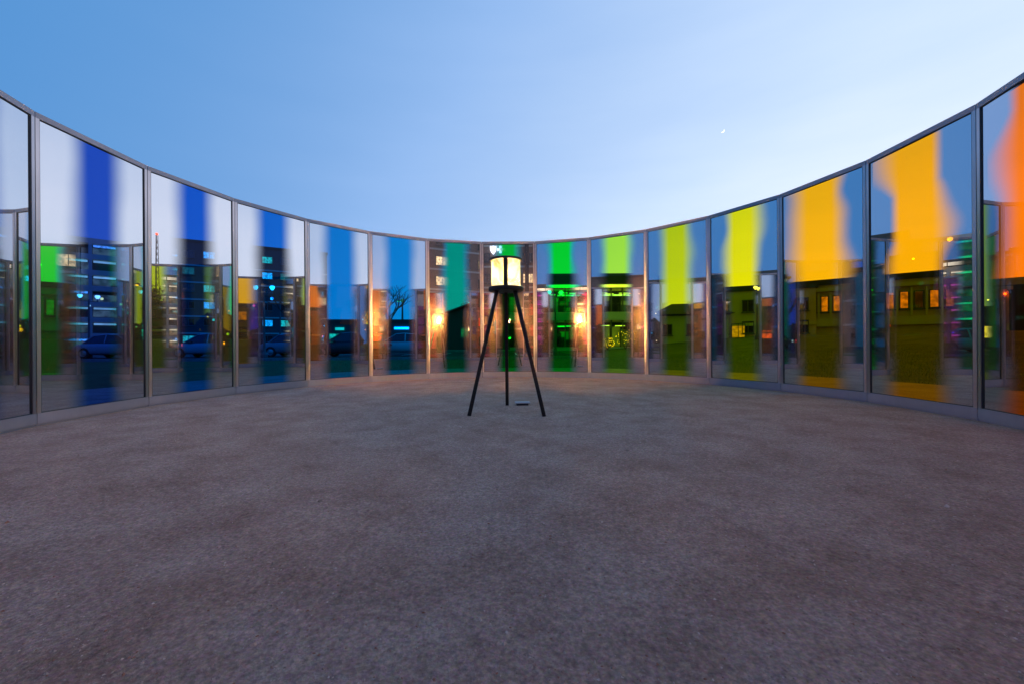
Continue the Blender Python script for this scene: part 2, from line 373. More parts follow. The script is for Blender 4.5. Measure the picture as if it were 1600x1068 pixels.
def alu_mat(name, col, rough, metal):
    m, t, b = newmat(name)
    b.inputs['Metallic'].default_value = metal; b.inputs['Base Color'].default_value = tuple(col)+(1,)
    co = t.nodes.new('ShaderNodeTexCoord'); mp = t.nodes.new('ShaderNodeMapping'); mp.inputs['Scale'].default_value = (60, 60, 1.5)
    no = t.nodes.new('ShaderNodeTexNoise'); no.inputs['Scale'].default_value = 1.0; no.inputs['Detail'].default_value = 4
    t.links.new(co.outputs['Object'], mp.inputs[0]); t.links.new(mp.outputs[0], no.inputs[0])
    mr = t.nodes.new('ShaderNodeMapRange'); mr.inputs[3].default_value = rough-0.08; mr.inputs[4].default_value = rough+0.1
    t.links.new(no.outputs[0], mr.inputs[0]); t.links.new(mr.outputs[0], b.inputs['Roughness'])
    n2 = t.nodes.new('ShaderNodeTexNoise'); n2.inputs['Scale'].default_value = 3; n2.inputs['Detail'].default_value = 6
    t.links.new(co.outputs['Object'], n2.inputs[0]); mx = t.nodes.new('ShaderNodeMix'); mx.data_type = 'RGBA'
    mx.inputs[6].default_value = tuple(c*0.75 for c in col)+(1,); mx.inputs[7].default_value = tuple(min(1,c*1.2) for c in col)+(1,)
    t.links.new(n2.outputs[0], mx.inputs[0]); t.links.new(mx.outputs[2], b.inputs['Base Color']); return m
M_alu = alu_mat('anodised_aluminium', (0.54,0.49,0.53), 0.36, 1.0)
M_rail = alu_mat('aluminium_rail', (0.37,0.36,0.43), 0.62, 0.5)
M_gask = plain('black_gasket', (0.02,0.02,0.025), 0.5)

TINT = {  # slot (0 = straight ahead, + to the right): transmitted colour, words, wobble
 -11: ((0.85,0.03,0.35), 'magenta'), -10: ((0.62,0.03,0.50), 'purple'), -9: ((0.42,0.04,0.58), 'violet'), -8: ((0.24,0.06,0.60), 'indigo violet'),
 -7: ((0.10,0.10,0.60), 'indigo blue'), -6: ((0.05,0.17,0.66), 'deep royal blue'), -5: ((0.004,0.21,0.74), 'strong blue'), -4: ((0.002,0.27,0.74), 'azure blue'),
 -3: ((0.002,0.34,0.68), 'cerulean blue'), -2: ((0.002,0.36,0.68), 'cyan blue'), -1: ((0.002,0.42,0.22), 'teal green'), 0: ((0.002,0.62,0.035), 'emerald green'),
 1: ((0.002,0.80,0.025), 'bright green'), 2: ((0.48,0.88,0.05), 'lime green'), 3: ((0.56,0.62,0.004), 'olive lime'), 4: ((0.82,0.72,0.002), 'lemon yellow'),
 5: ((1.0,0.44,0.002), 'golden amber'), 6: ((1.0,0.40,0.002), 'warm amber'), 7: ((1.0,0.19,0.002), 'orange'), 8: ((1.0,0.20,0.01), 'deep orange'),
 9: ((1.0,0.16,0.02), 'orange red'), 10: ((1.0,0.07,0.03), 'red'), 11: ((0.95,0.04,0.14), 'crimson')}
RAD = 4.81; W = 2*RAD*math.sin(R_(7.5)); APO = RAD*math.cos(R_(7.5))
pav = empty('glass_pavilion', 'round open-air pavilion of tall metal-framed glass panels fading from mirror to rainbow colours', 'pavilion')
fr_meshes = {}
def part_meshes():
    h = W/2-0.0035; st = 0.036
    b = MB(); b.box(-h, h, -0.055, 0, 3.135, 3.192); b.box(-h, h, -0.085, -0.06, 3.15, 3.205); b.box(-h,h,-0.062,-0.053,3.14,3.19); fr_meshes['top_rail'] = b.mesh('top_rail', M_rail)
    b = MB(); b.box(-h, h, -0.055, 0.002, 0.022, 0.128); b.box(-h, h, -0.05, -0.010, -0.03, 0.022); fr_meshes['bottom_rail'] = b.mesh('bottom_rail', M_rail)
    b = MB(); b.box(-h, -h+st, -0.055, -0.001, 0.1285, 3.1345); fr_meshes['stile_a'] = b.mesh('stile', M_alu)
    b = MB(); b.box(h-st, h, -0.055, -0.001, 0.1285, 3.1345); fr_meshes['stile_b'] = b.mesh('stile', M_alu)
    i = h-st-0.0005; b = MB(); q = 0.007
    b.box(-i, i, -0.030, -0.006, 3.134-q, 3.134); b.box(-i, i, -0.030, -0.006, 0.129, 0.129+q)
    b.box(-i, -i+q, -0.030, -0.0065, 0.129+q, 3.134-q); b.box(i-q, i, -0.030, -0.0065, 0.129+q, 3.134-q)
    fr_meshes['gasket'] = b.mesh('gasket', M_gask)
    b = MB(); g = i-0.002                     # pane: front face (towards the inside) carries the fade
    b.box(-g, g, -0.028, -0.016, 0.131, 3.131, mi=1); b.mi[-2] = 0   # +y face
    fr_meshes['pane'] = b.mesh('glass_panel', [M_fade, M_outer])
    # joint cover behind the gap between two frames
    b = MB(); b.box(-0.03, 0.03, -0.012, 0, 0, 3.17); fr_meshes['joint'] = b.mesh('joint_strip', M_gask)
part_meshes()
for k in range(-11, 12):
    az = R_(15*k)+0.0026
    col, word = TINT[k]
    o = linkmesh('glass_panel', fr_meshes['pane'], pav, (APO*math.sin(az), APO*math.cos(az), 0), math.pi-az)
    o['label'] = '%s tinted glass panel with mirrored sides' % word
    wob = {7: .95, 6: .95, 5: .75, 4: .6, 3: .35, 2: .35, 1: .3, 0: .1, -1: .25, -2: .3}.get(k, 0.12 if k < 0 else 0.5)
    o.color = tuple(col)+(1-wob,)
    o.pass_index = {-7: 130, -6: 125, -5: 120, -4: 165, -3: 200, -2: 205, -1: 190, 0: 135, 1: 205, 2: 205, 3: 180, 4: 180, 5: 205, 6: 225, 7: 225}.get(k, 200)   # half-width of the clear band in mm
    for nm, key in (('top_rail','top_rail'),('bottom_rail','bottom_rail'),('stile','stile_a'),('stile','stile_b'),('gasket','gasket')):
        linkmesh(nm, fr_meshes[key], o)
    if k > -11:
        aj = az-R_(7.5)
        linkmesh('joint_strip', fr_meshes['joint'], pav, ((RAD+0.060)*math.sin(aj), (RAD+0.060)*math.cos(aj), 0), math.pi-aj)

# ------------------------------------------------------------------ tripod lamp
LX, LY = 0.0, 0.085
lamp = empty('tripod_lamp', 'tall black tripod lamp with a glowing marbled drum shade on the gravel', 'floor lamp', (LX, LY, 0))
M_blk = plain('dark_bronze_wood', (0.014,0.010,0.009), 0.5, noise=0.4, scale=12, bump=0.1, spec=0.3)
for azd in (0, 120, 240):
    a = R_(azd); rt, rb = 0.12, 0.49
    p1 = (rt*math.sin(a), rt*math.cos(a), 1.425); p0 = (rb*math.sin(a)+0.002, rb*math.cos(a), -0.004+float(und(np.array(LX+rb*math.sin(a)), np.array(LY+rb*math.cos(a)))))
    b = MB(); b.tube(p0, p1, 0.030, 0.030, 4); o = bevel(b.build('leg', M_blk, lamp), 0.004)
b = MB(); b.lathe([(0.001,1.420),(0.195,1.420),(0.207,1.428),(0.207,1.462),(0.200,1.470),(0.001,1.470)], 48); b.build('base_disc', M_blk, lamp, smooth=False)
b = MB(); b.lathe([(0.172,1.784),(0.192,1.784),(0.196,1.790),(0.196,1.802),(0.190,1.808),(0.001,1.812),(0.001,1.796),(0.172,1.792),(0.172,1.784)], 48); b.build('top_ring', M_blk, lamp)
for azd in (0, 120, 240):
    a = R_(azd)
    b = MB(); b.tube((0.150*math.sin(a), 0.150*math.cos(a), 1.385), (0.150*math.sin(a), 0.150*math.cos(a), 1.419), 0.009, 0.009, 6); b.build('bolt', M_gask, lamp)
for azd in (60, 180, 300):
    a = R_(azd); b = MB()
    Mx = Matrix.Rotation(-a, 4, 'Z')
    b.box(-0.025, 0.025, 0.172, 0.188, 1.4705, 1.7835, M=Mx); bevel(b.build('upright', M_blk, lamp), 0.003)
def shade_mat(name='marbled_paper_shade', tcol=(0.012,0.019,0.026,1), thin=0.36, es=0.9):
    m = bpy.data.materials.new(name); m.use_nodes = True; t = m.node_tree; t.nodes.clear(); nn = t.nodes.new; ll = t.links.new
    co = nn('ShaderNodeTexCoord'); n1 = nn('ShaderNodeTexNoise'); n1.inputs['Scale'].default_value = 7; n1.inputs['Detail'].default_value = 6; n1.inputs['Distortion'].default_value = 1.6
    ll(co.outputs['Object'], n1.inputs[0])
    r = nn('ShaderNodeValToRGB'); ll(n1.outputs[0], r.inputs[0]); e = r.color_ramp.elements
    e[0].position = 0.33; e[0].color = (0.80,0.42,0.16,1); e[1].position = 0.62; e[1].color = (1.0,0.93,0.68,1); q = e.new(0.46); q.color = (0.98,0.78,0.42,1)
    tl = nn('ShaderNodeBsdfTranslucent'); df = nn('ShaderNodeBsdfDiffuse')
    sc_ = nn('ShaderNodeMix'); sc_.data_type = 'RGBA'; sc_.blend_type = 'MULTIPLY'; sc_.inputs[0].default_value = 1; ll(r.outputs[0], sc_.inputs[6]); sc_.inputs[7].default_value = tcol
    ll(sc_.outputs[2], tl.inputs[0]); ll(r.outputs[0], df.inputs[0])
    em = nn('ShaderNodeEmission'); ll(r.outputs[0], em.inputs[0]); em.inputs[1].default_value = es
    mx = nn('ShaderNodeAddShader'); ll(tl.outputs[0], mx.inputs[0]); ll(em.outputs[0], mx.inputs[1])
    tp = nn('ShaderNodeBsdfTransparent'); tp.inputs[0].default_value = (1,0.9,0.7,1); m2 = nn('ShaderNodeMixShader'); m2.inputs[0].default_value = thin; ll(mx.outputs[0], m2.inputs[1]); ll(tp.outputs[0], m2.inputs[2])
    o = nn('ShaderNodeOutputMaterial'); ll(m2.outputs[0], o.inputs[0]); return m
M_shade = shade_mat(); M_shade_rear = shade_mat('bright_rear_shade', (0.30,0.40,0.50,1), 0.84, 3.0)  # rear panel made clearer, with extra painted glow, to brighten its mirror images
for c in (0, 120, 240):
    b = MB(); b.lathe([(0.170,1.473),(0.170,1.781)], 20, a0=R_(c-56.5), a1=R_(c+56.5)); o = b.build('shade_panel', M_shade if c else M_shade_rear, lamp, smooth=True)
    sd = o.modifiers.new('t', 'SOLIDIFY'); sd.thickness = 0.002
M_bulb = bpy.data.materials.new('lamp_bulb'); M_bulb.use_nodes = True
_b = M_bulb.node_tree.nodes['Principled BSDF']; _b.inputs['Emission Color'].default_value = (1.0,0.60,0.28,1); _b.inputs['Emission Strength'].default_value = 12500
b = MB(); b.lathe([(0.001,1.509),(0.016,1.512),(0.018,1.53),(0.018,1.63),(0.014,1.644),(0.001,1.65)], 16); bu = b.build('bulb', M_bulb, lamp, smooth=True)
b = MB(); b.lathe([(0.001,1.4705),(0.028,1.4705),(0.028,1.495),(0.020,1.508),(0.001,1.508)], 16); b.build('bulb_socket', M_blk, lamp)

# pale flat block on the gravel beside the lamp's rear leg
M_pale = plain('pale_blue_grey', (0.46,0.46,0.49), 0.4, noise=0.15, scale=20)
blk = empty('ground_slab', 'small flat pale grey slab lying on the gravel beside the lamp back leg', 'slab', (0.205, 0.60, 0), R_(6))
b = MB(); b.box(-0.098, 0.098, -0.055, 0.055, 0.020, 0.038); bevel(b.build('lid', M_pale, blk), 0.006)
b = MB(); b.box(-0.080, 0.070, -0.045, 0.045, -0.003, 0.0195); b.build('housing', M_gask, blk)

# ------------------------------------------------------------------ buildings
M_brick = plain('brown_brick', (0.30,0.20,0.165), 0.9, noise=0.25, scale=1.5)
M_dkb = plain('dark_cladding', (0.06,0.06,0.07), 0.6, noise=0.2, scale=1)
M_cnc = plain('pale_concrete', (0.55,0.52,0.48), 0.85, noise=0.15, scale=0.8)
M_tan = plain('tan_brick', (0.55,0.44,0.33), 0.9, noise=0.25, scale=1.2)
M_roof = plain('dark_roof', (0.05,0.045,0.045), 0.8, noise=0.3, scale=1)
M_fr = plain('window_metal', (0.10,0.10,0.11), 0.4, noise=0.1)
M_dark = plain('dark_window_glass', (0.015,0.02,0.03), 0.06, noise=0.1, spec=0.8)
G_warm = glow('window_light_warm', (1.0,0.66,0.30), 1.9); G_dim = glow('window_light_dim', (1.0,0.60,0.28), 0.45)
G_cool = glow('window_light_cool', (0.72,0.90,1.0), 1.5); G_strip = glow('strip_light_warm', (1.0,0.74,0.42), 2.3, 0.3, 0.4)
G_white = glow('sign_light_white', (0.85,0.93,1.0), 5.0, 0.1); G_blue = glow('sign_light_blue', (0.20,0.55,1.0), 5.0, 0.1)
G_red = glow('light_red', (1.0,0.06,0.02), 5.0, 0.1); G_org = glow('light_sodium', (1.0,0.42,0.08), 9.0, 0.1); G_green = glow('light_green', (0.25,1.0,0.15), 4.0, 0.1)
G_lamp = glow('street_lamp_light', (0.95,0.95,0.80), 6.0, 0.1)
_wm = {}
def window(bld, x, z, w, h, y, mat, nm=2):
    """window on the front (+y side local) of a building: frame with a pane as sub-part"""
    key = (round(w,2), round(h,2), nm)
    if key not in _wm:
        b = MB(); t = 0.07
        b.box(-w/2, w/2, 0, 0.10, 0, t); b.box(-w/2, w/2, 0, 0.10, h-t, h); b.box(-w/2, -w/2+t, 0, 0.10, t, h-t); b.box(w/2-t, w/2, 0, 0.10, t, h-t)
        for i in range(1, nm): xx = -w/2+w*i/nm; b.box(xx-0.03, xx+0.03, 0, 0.09, t, h-t)
        b.box(-w/2-0.08, w/2+0.08, 0, 0.16, -0.10, -0.002)
        f = b.mesh('window', M_fr)
        b = MB(); b.box(-w/2+t, w/2-t, 0.002, 0.04, t, h-t)
        _wm[key] = (f, b)
    f, pb = _wm[key]
    pk = key+(mat.name,)
    if pk not in _wm: _wm[pk] = pb.mesh('pane', mat)
    o = linkmesh('window', f, bld, (x, y, z)); linkmesh('pane', _wm[pk], o)
def building(name, label, x, y, face, w, d, h, wall, floors, bays, ww, wh, lit, base=0.0, parapet=0.5, z0=1.1, band=True, cat='building', nm=2, top_gap=0.8, side=None):
    """face = heading (deg clockwise from +Y) that the front looks towards; x,y = middle of the front"""
    bld = empty(name, label, cat, (x, y, base), -R_(face))
    b = MB(); b.box(-w/2, w/2, -d, 0, -0.5, h); b.build('wall', wall, bld)
    b = MB(); b.box(-w/2-0.15, w/2+0.15, -d-0.15, 0.15, h, h+parapet); b.build('parapet', M_roof if wall is not M_roof else M_cnc, bld)
    if bays:
        fh = (h-top_gap)/floors
        bm_ = MB()
        for fl in range(floors):
            zz = fl*fh
            if band and fl: bm_.box(-w/2-0.05, w/2+0.05, -0.1, 0.09, zz-0.50, zz-0.22)
            for i in range(bays):
                xx = -w/2+w*(i+0.5)/bays
                window(bld, xx, zz+z0, ww, wh, 0.0, lit(fl, i), nm)
        if bm_.v: bm_.build('floor_band', M_cnc if wall is not M_cnc else M_dkb, bld)
    return bld

# brown brick tower behind the camera (seen mirrored in the two middle panels)
def lit_tower(fl, i):
    return G_warm if (fl, i) in {(4,7),(3,7),(4,6),(3,3),(2,5),(1,9)} else (G_dim if (fl*7+i*3) % 11 == 0 else M_dark)
tw = building('office_tower', 'tall brown brick tower with lit windows and blue cross and shield signs', 12.1, -47.5, 0, 44, 16, 24.5, M_brick, 7, 12, 2.3, 1.5, lit_tower, z0=0.25, top_gap=2.1)
b = MB(); b.box(-10.0, -9.4, 0.0, 0.5, 0, 24.4); b.build('drainpipe', M_dkb, tw)
# signs: shield and cross, raised letters of light on the wall (front faces +Y)
def poly_sign(name, pts, depth, mat, parent, loc):
    b = MB(); n = len(pts); cx = sum(p[0] for p in pts)/n; cz = sum(p[1] for p in pts)/n
    b.v = [(p[0], 0, p[1]) for p in pts]+[(p[0], depth, p[1]) for p in pts]+[(cx, 0, cz), (cx, depth, cz)]
    for i in range(n):
        j = (i+1) % n; b.f += [(i, j, n+j, n+i), (n+i, n+j, 2*n+1), (j, i, 2*n)]; b.mi += [0, 0, 0]
    return b.build(name, mat, parent, loc=loc)
shield = [(-.48,.62),(-.25,.52),(0,.62),(.25,.52),(.48,.62),(.46,.1),(.34,-.28),(0,-.68),(-.34,-.28),(-.46,.1)]
cross = []
for (px_, pz_) in [(-.18,.55),(.18,.55),(.18,.2),(.55,.2),(.55,-.16),(.18,-.16),(.18,-.55),(-.18,-.55),(-.18,-.16),(-.55,-.16),(-.55,.2),(-.18,.2)]: cross.append((px_, pz_))
SGX, SGZ = -2.75-12.1, 15.0     # local x on the tower (the tower's origin is at x=13)
sg = poly_sign('shield_sign', shield, 0.12, G_white, tw, (SGX, 0.10, SGZ))
for s_ in (-0.16, 0.0, 0.16):
    b = MB(); b.box(-0.03, 0.03, 0, 0.03, -0.2, 0.3); b.build('emblem_line', G_blue, sg, loc=(s_, 0.122, 0.0))
G_cross = glow('sign_light_cross', (0.40,0.72,1.0), 13.0, 0.1)
cs_ = poly_sign('cross_sign', cross, 0.12, G_cross, tw, (SGX+1.15, 0.10, SGZ+0.05))
b = MB(); b.lathe([(0.001,0.0),(0.26,0.0),(0.26,0.03),(0.001,0.03)], 16, axis='y'); b.build('emblem_figure', G_white, cs_, loc=(0, 0.122, 0.02))

# garages with strip-lit decks
building('grey_block', 'plain dark grey block standing between low roofs', -41, -38, 45, 10, 10, 11.4, M_dkb, 3, 3, 1.6, 1.4, lambda f, i: M_dark, parapet=0.4)
building('warehouse', 'long low grey warehouse with banded flat roof', -49, -14, 72, 30, 12, 9.4, M_cnc, 2, 9, 2.0, 1.2, lambda f, i: G_dim if i % 4 == 1 else M_dark, parapet=0.6)
building('apartment_block', 'concrete apartment block with orange lit windows on its top floor', -53, 4, 90, 17, 12, 9.9, M_brick, 3, 5, 2.2, 1.5, lambda f, i: G_warm if f == 2 and i % 2 == 0 else (G_dim if (f+i) % 3 == 0 else M_dark), parapet=0.5)
building('corner_office', 'brown corner office with a pair of bright upper windows', -51, 24, 110, 16, 12, 9.4, M_tan, 3, 4, 2.6, 1.6, lambda f, i: G_warm if (f, i) in {(2,1),(0,1),(1,3)} else M_dark, parapet=0.6)

# big garage-like block with strip-lit floors, beyond the street on the left
G_deck = glow('deck_glow', (1.0,0.62,0.30), 0.35, 0.9, 0.7)  # painted glow: deck back walls emit as if lit by the strips
def garage(label, x, y, face, w, floors, gh, eave):
    gar = empty('parking_garage', label, 'parking garage', (x, y, 0), -R_(face)); h = floors*gh; nb = int(w/4)
    b = MB(); b.box(-w/2, w/2, -22, -1.6, -0.5, h); b.build('core', M_dkb, gar)
    for fl in range(floors):
        b = MB(); b.box(-w/2-.2, w/2+.2, -1.6, 0.25, fl*gh+2.1, fl*gh+gh); b.build('floor_slab', M_cnc, gar)
        b = MB()
        for i in range(nb):
            if (i*5+fl*3) % 7 != 0: b.box(-w/2+.4+i*4, -w/2+3.6+i*4, -1.2, -0.9, fl*gh+1.62, fl*gh+1.98)
        b.build('strip_light', G_strip if (fl % 3 or eave) else G_cool, gar)
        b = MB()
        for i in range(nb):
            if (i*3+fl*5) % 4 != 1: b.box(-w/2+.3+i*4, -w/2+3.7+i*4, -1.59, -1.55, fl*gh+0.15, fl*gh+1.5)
        b.build('glowing_deck_wall', G_deck, gar)
    for i in range(nb+1):
        b = MB(); b.box(-w/2+i*4-0.25, -w/2+i*4+0.25, -0.5, 0.27, 0, h); b.build('pillar', M_cnc, gar)
    b = MB(); b.box(-14, -4, -14, -4, h, h+3.2); b.build('stair_tower', M_dkb, gar)
    if eave:
        b = MB(); b.box(-w/2-1, w/2+1, -8, 2.2, h+0.9, h+1.5); b.build('roof', M_roof, gar)
        for i in range(nb):
            b = MB(); b.box(-w/2+i*4+.1, -w/2+i*4+3.9, 1.7, 2.1, h+0.1, h+0.86); b.build('eave_light', G_strip, gar)
    return gar
garage('seven storey open parking garage with horizontal strips of light beyond the street', -78, 78, 135, 60, 7, 3.1, False)
garage('open parking garage behind the pavilion with a bright lit strip along its roof edge', -52, -117, 22, 56, 6, 3.1, True)

# office block behind the street, straight left of the middle
building('brick_office', 'distant dark brick office block beyond the street with a few cyan windows', -52, 78, 150, 26, 14, 20.5, M_dkb, 6, 8, 1.9, 1.4, lambda f, i: G_cool if (f*3+i*5) % 9 == 0 else (G_warm if (f*5+i) % 7 == 0 else (G_dim if (f+i*3) % 5 == 0 else M_dark)))
building('low_store', 'low dark store beyond the parked cars with a yellow lit window', -16.5, 48, 172, 15, 8, 3.4, M_dkb, 1, 5, 1.9, 1.2, lambda f, i: G_warm if i in (1, 4) else M_dark, z0=0.9)
building('small_shed', 'narrow dark shed standing beyond the pale parked car', -8.7, 43, 178, 1.6, 3, 2.4, M_dkb, 1, 0, 1, 1, None, parapet=0.2)

# sloped-roof hall left of the glass hall
hall = empty('gable_hall', 'dark hall with a sloping roof edge beyond the teal glass panel', 'hall', (-3.6, 35.5, 0), R_(180))
b = MB(); b.v = [(-3.2,0,-.5),(3.0,0,-.5),(3.0,0,3.5),(-3.2,0,5.75),(-3.2,-9,-.5),(3.0,-9,-.5),(3.0,-9,3.5),(-3.2,-9,5.75)]
b.f = [(0,1,2,3),(5,4,7,6),(1,5,6,2),(4,0,3,7),(0,4,5,1)]; b.mi = [0]*5; b.build('wall', M_dkb, hall)
b = MB(); b.v = [(3.5,0.5,3.42),(-3.2,0.5,5.85),(-3.2,-9.4,5.85),(3.5,-9.4,3.42),(3.5,0.5,3.60),(-3.2,0.5,6.03),(-3.2,-9.4,6.03),(3.5,-9.4,3.60)]
b.f = [(3,2,1,0),(4,5,6,7),(0,1,5,4),(2,3,7,6),(0,4,7,3),(1,2,6,5)]; b.mi = [0]*6; b.build('roof', M_roof, hall)
window(hall, -1.6, 1.6, 1.4, 1.6, 0.0, G_cool); window(hall, 0.9, 1.3, 0.9, 1.0, 0.0, G_dim)

# two-storey glass hall, straight ahead to the right, lit inside
GH = empty('glass_hall', 'two storey glass fronted hall lit inside under a wide flat roof', 'building', (4.9, 35.3, 0), R_(180))
def ghx(a): return -(a-4.9)
x0, x1 = ghx(13.6), ghx(-0.2)
G_back = glow('interior_wall_glow', (1.0,0.80,0.42), 0.20, 0.7, 0.35); G_ceil = glow('interior_lamp_light', (1.0,0.92,0.62), 2.6, 0.2)  # back walls carry painted room light as emission
M_cl = bpy.data.materials.new('hall_glass'); M_cl.use_nodes = True; _t = M_cl.node_tree; _t.nodes.clear()
_a = _t.nodes.new('ShaderNodeBsdfTransparent'); _a.inputs[0].default_value = (0.85,0.9,0.85,1); _g = _t.nodes.new('ShaderNodeBsdfGlossy'); _g.inputs['Roughness'].default_value = 0.02
_m = _t.nodes.new('ShaderNodeMixShader'); _m.inputs[0].default_value = 0.08; _o = _t.nodes.new('ShaderNodeOutputMaterial')
_t.links.new(_a.outputs[0], _m.inputs[1]); _t.links.new(_g.outputs[0], _m.inputs[2]); _t.links.new(_m.outputs[0], _o.inputs[0])
b = MB(); b.box(x0, x1, -12, -5.0, -0.5, 6.9); b.box(x0, x0+.2, -5.0, -0.1, -0.5, 6.9); b.box(x1-.2, x1, -5.0, -0.1, -0.5, 6.9); b.build('wall', M_dkb, GH)
b = MB(); b.box(x0-0.8, x1+0.6, -12.5, 1.6, 6.35, 7.15); b.build('roof', M_roof, GH)
b = MB(); b.box(x0-0.3, x1+0.3, -9.0, -2.2, 7.15, 8.0); b.build('roof_plant_room', M_dkb, GH)
b = MB(); b.box(x0+.2, x1-.2, -5.0, 0.3, 2.95, 3.75); b.box(x0+.2, x1-.2, -5.0, 0.4, -0.4, 0.28); b.build('floor_slab', M_cnc, GH)
n_ = 12
for fl, (z0_, z1_) in enumerate(((0.3, 2.95), (3.75, 6.35))):
    for i in range(n_):
        xa = x0+(x1-x0)*i/n_; xb = x0+(x1-x0)*(i+1)/n_
        b = MB(); b.box(xa+0.06, xb-0.06, -0.05, -0.03, z0_, z1_); b.build('glass_pane', M_cl, GH)
        b = MB(); b.box(xa-0.05, xa+0.05, -0.05, 0.14, z0_, z1_); b.build('mullion', M_fr, GH)
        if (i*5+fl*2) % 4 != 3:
            b = MB(); b.box(xa+0.1, xb-0.1, -4.99, -4.90, z0_+0.02, z1_-(0.5 if i % 3 else 1.0)); b.build('glowing_interior_wall', G_back, GH)
    b = MB(); rr = random.Random(fl)
    for i in range(16): xx = rr.uniform(x0+.5, x1-.8); b.box(xx, xx+rr.uniform(.3,1.2), -3.2, -2.4, z0_, z0_+rr.uniform(.5,1.5))
    b.build('furniture', M_dkb, GH)
    b = MB()
    for i in range(10): xx = rr.uniform(x0+.5, x1-1.2); yy = rr.uniform(-4.2, -1.0); b.box(xx, xx+rr.uniform(.3,1.1), yy, yy+.14, z1_-.55, z1_-.47)
    b.build('ceiling_lamp', G_ceil, GH)
b = MB(); b.box(x0+0.2, x1-0.2, 1.2, 1.55, 6.05, 6.28); b.build('eave_light', G_strip, GH)
b = MB(); b.box(x0+0.5, x1-5, 0.05, 0.12, 5.35, 5.5); b.build('light_line', G_cool, GH)

building('hip_roof_house', 'low pale walled house with a dark hipped roof beyond the lawn', 17.8, 34.5, 195, 6.6, 7, 2.9, M_cnc, 1, 3, 0.9, 1.1, lambda f, i: M_dark, base=0.4, parapet=0.15, z0=1.0)
hr = [o for o in bpy.data.objects if o.name == 'hip_roof_house'][0]
b = MB(); b.v = [(-3.8,0.5,3.05),(3.8,0.5,3.05),(3.8,-7.5,3.05),(-3.8,-7.5,3.05),(-1.4,-3.2,4.35),(1.4,-3.2,4.35)]
b.f = [(0,1,5,4),(1,2,5),(2,3,4,5),(3,0,4),(3,2,1,0)]; b.mi = [0]*5; b.build('hip_roof', M_roof, hr)
b = MB(); b.box(-2.9, -2.1, -3.4, -2.6, 3.4, 4.9); b.build('chimney', M_brick, hr)
yb = building('yellow_lit_house', 'tan two storey house with lit doorway behind the lawn', 24.0, 33.5, 205, 8.6, 8, 4.9, M_tan, 2, 4, 1.0, 1.2, lambda f, i: G_dim if (f, i) == (1, 3) else M_dark, base=0.7, z0=0.8)
window(yb, -1.2, 0.1, 1.0, 1.9, 0.02, G_warm); window(yb, 1.9, 0.1, 1.2, 1.7, 0.02, G_dim)
# house with a row of tall windows (amber panel) and the low brick hall (warm amber panel)
rw = building('row_window_hall', 'hall with a long row of narrow tall windows over a pale stone band', 30.3, 30.3, 220, 13.0, 9, 4.7, M_tan, 1, 0, 1, 1, None, base=1.1, parapet=0.5)
for i in range(14): window(rw, -5.6+i*0.86, 2.25, 0.58, 1.45, 0.0, G_dim if i % 5 != 2 else M_dark, 1)
for i in range(15):
    b = MB(); b.box(-6.03+i*0.86-0.07, -6.03+i*0.86+0.07, 0.0, 0.22, 1.7, 4.0); b.build('pilaster', M_cnc, rw)
b = MB(); b.box(-6.6, 6.6, 0, 0.3, 0.95, 1.65); b.build('stone_band', M_cnc, rw)
b = MB(); b.box(-6.7, 6.7, 0, 0.35, 4.1, 4.4); b.build('cornice', M_cnc, rw)
bk = building('brick_hall', 'long low brick hall with three broad windows and a dark roof', 36.2, 31.0, 228, 15, 10, 3.9, M_roof, 1, 0, 1, 1, None, base=1.2, parapet=0.55)
b = MB(); b.box(-5.2, 5.8, 0, 0.8, 0, 3.5); b.build('brick_front', M_tan, bk)
b = MB(); b.box(-5.4, 6.0, 0, 1.0, 3.5, 3.75); b.build('fascia', M_cnc, bk)
for i in range(5): window(bk, -3.9+i*1.85, 1.6, 1.45, 1.15, 0.81, G_dim if i in (1, 3) else M_dark)
for i in range(6):
    b = MB(); b.box(-4.9+i*1.85, -4.75+i*1.85, 0.8, 0.92, 0.2, 3.4); b.build('pilaster', M_cnc, bk)
b = MB(); b.box(-4.55, -3.95, 0.82, 0.94, 0.75, 1.35); b.build('lit_sign', G_green, bk)
b = MB()
for i in range(7): b.sphere((-5.0+i*1.75, 0.95, 3.15), 0.09, 6, 5)
b.build('wall_lights', G_org, bk)
b = MB(); b.tube((0.5,-2,4.4), (0.5,-2,5.6), 0.04, 0.03, 6); b.tube((0.0,-2,5.3), (1.0,-2,5.4), 0.03, 0.03, 5); b.build('roof_aerial', M_fr, bk)
building('far_right_block', 'long plain dark building at the far right edge beyond the orange panel', 55, 5, 268, 34, 12, 5.2, M_brick, 2, 9, 1.6, 1.3, lambda f, i: G_dim if (i*2+f) % 5 == 0 else M_dark, base=0.8)
building('back_right_block', 'low brick building with warm lit windows behind the right side', 42, -30, 305, 26, 12, 5.6, M_brick, 2, 8, 1.7, 1.3, lambda f, i: G_warm if (i+f) % 4 == 0 else M_dark)

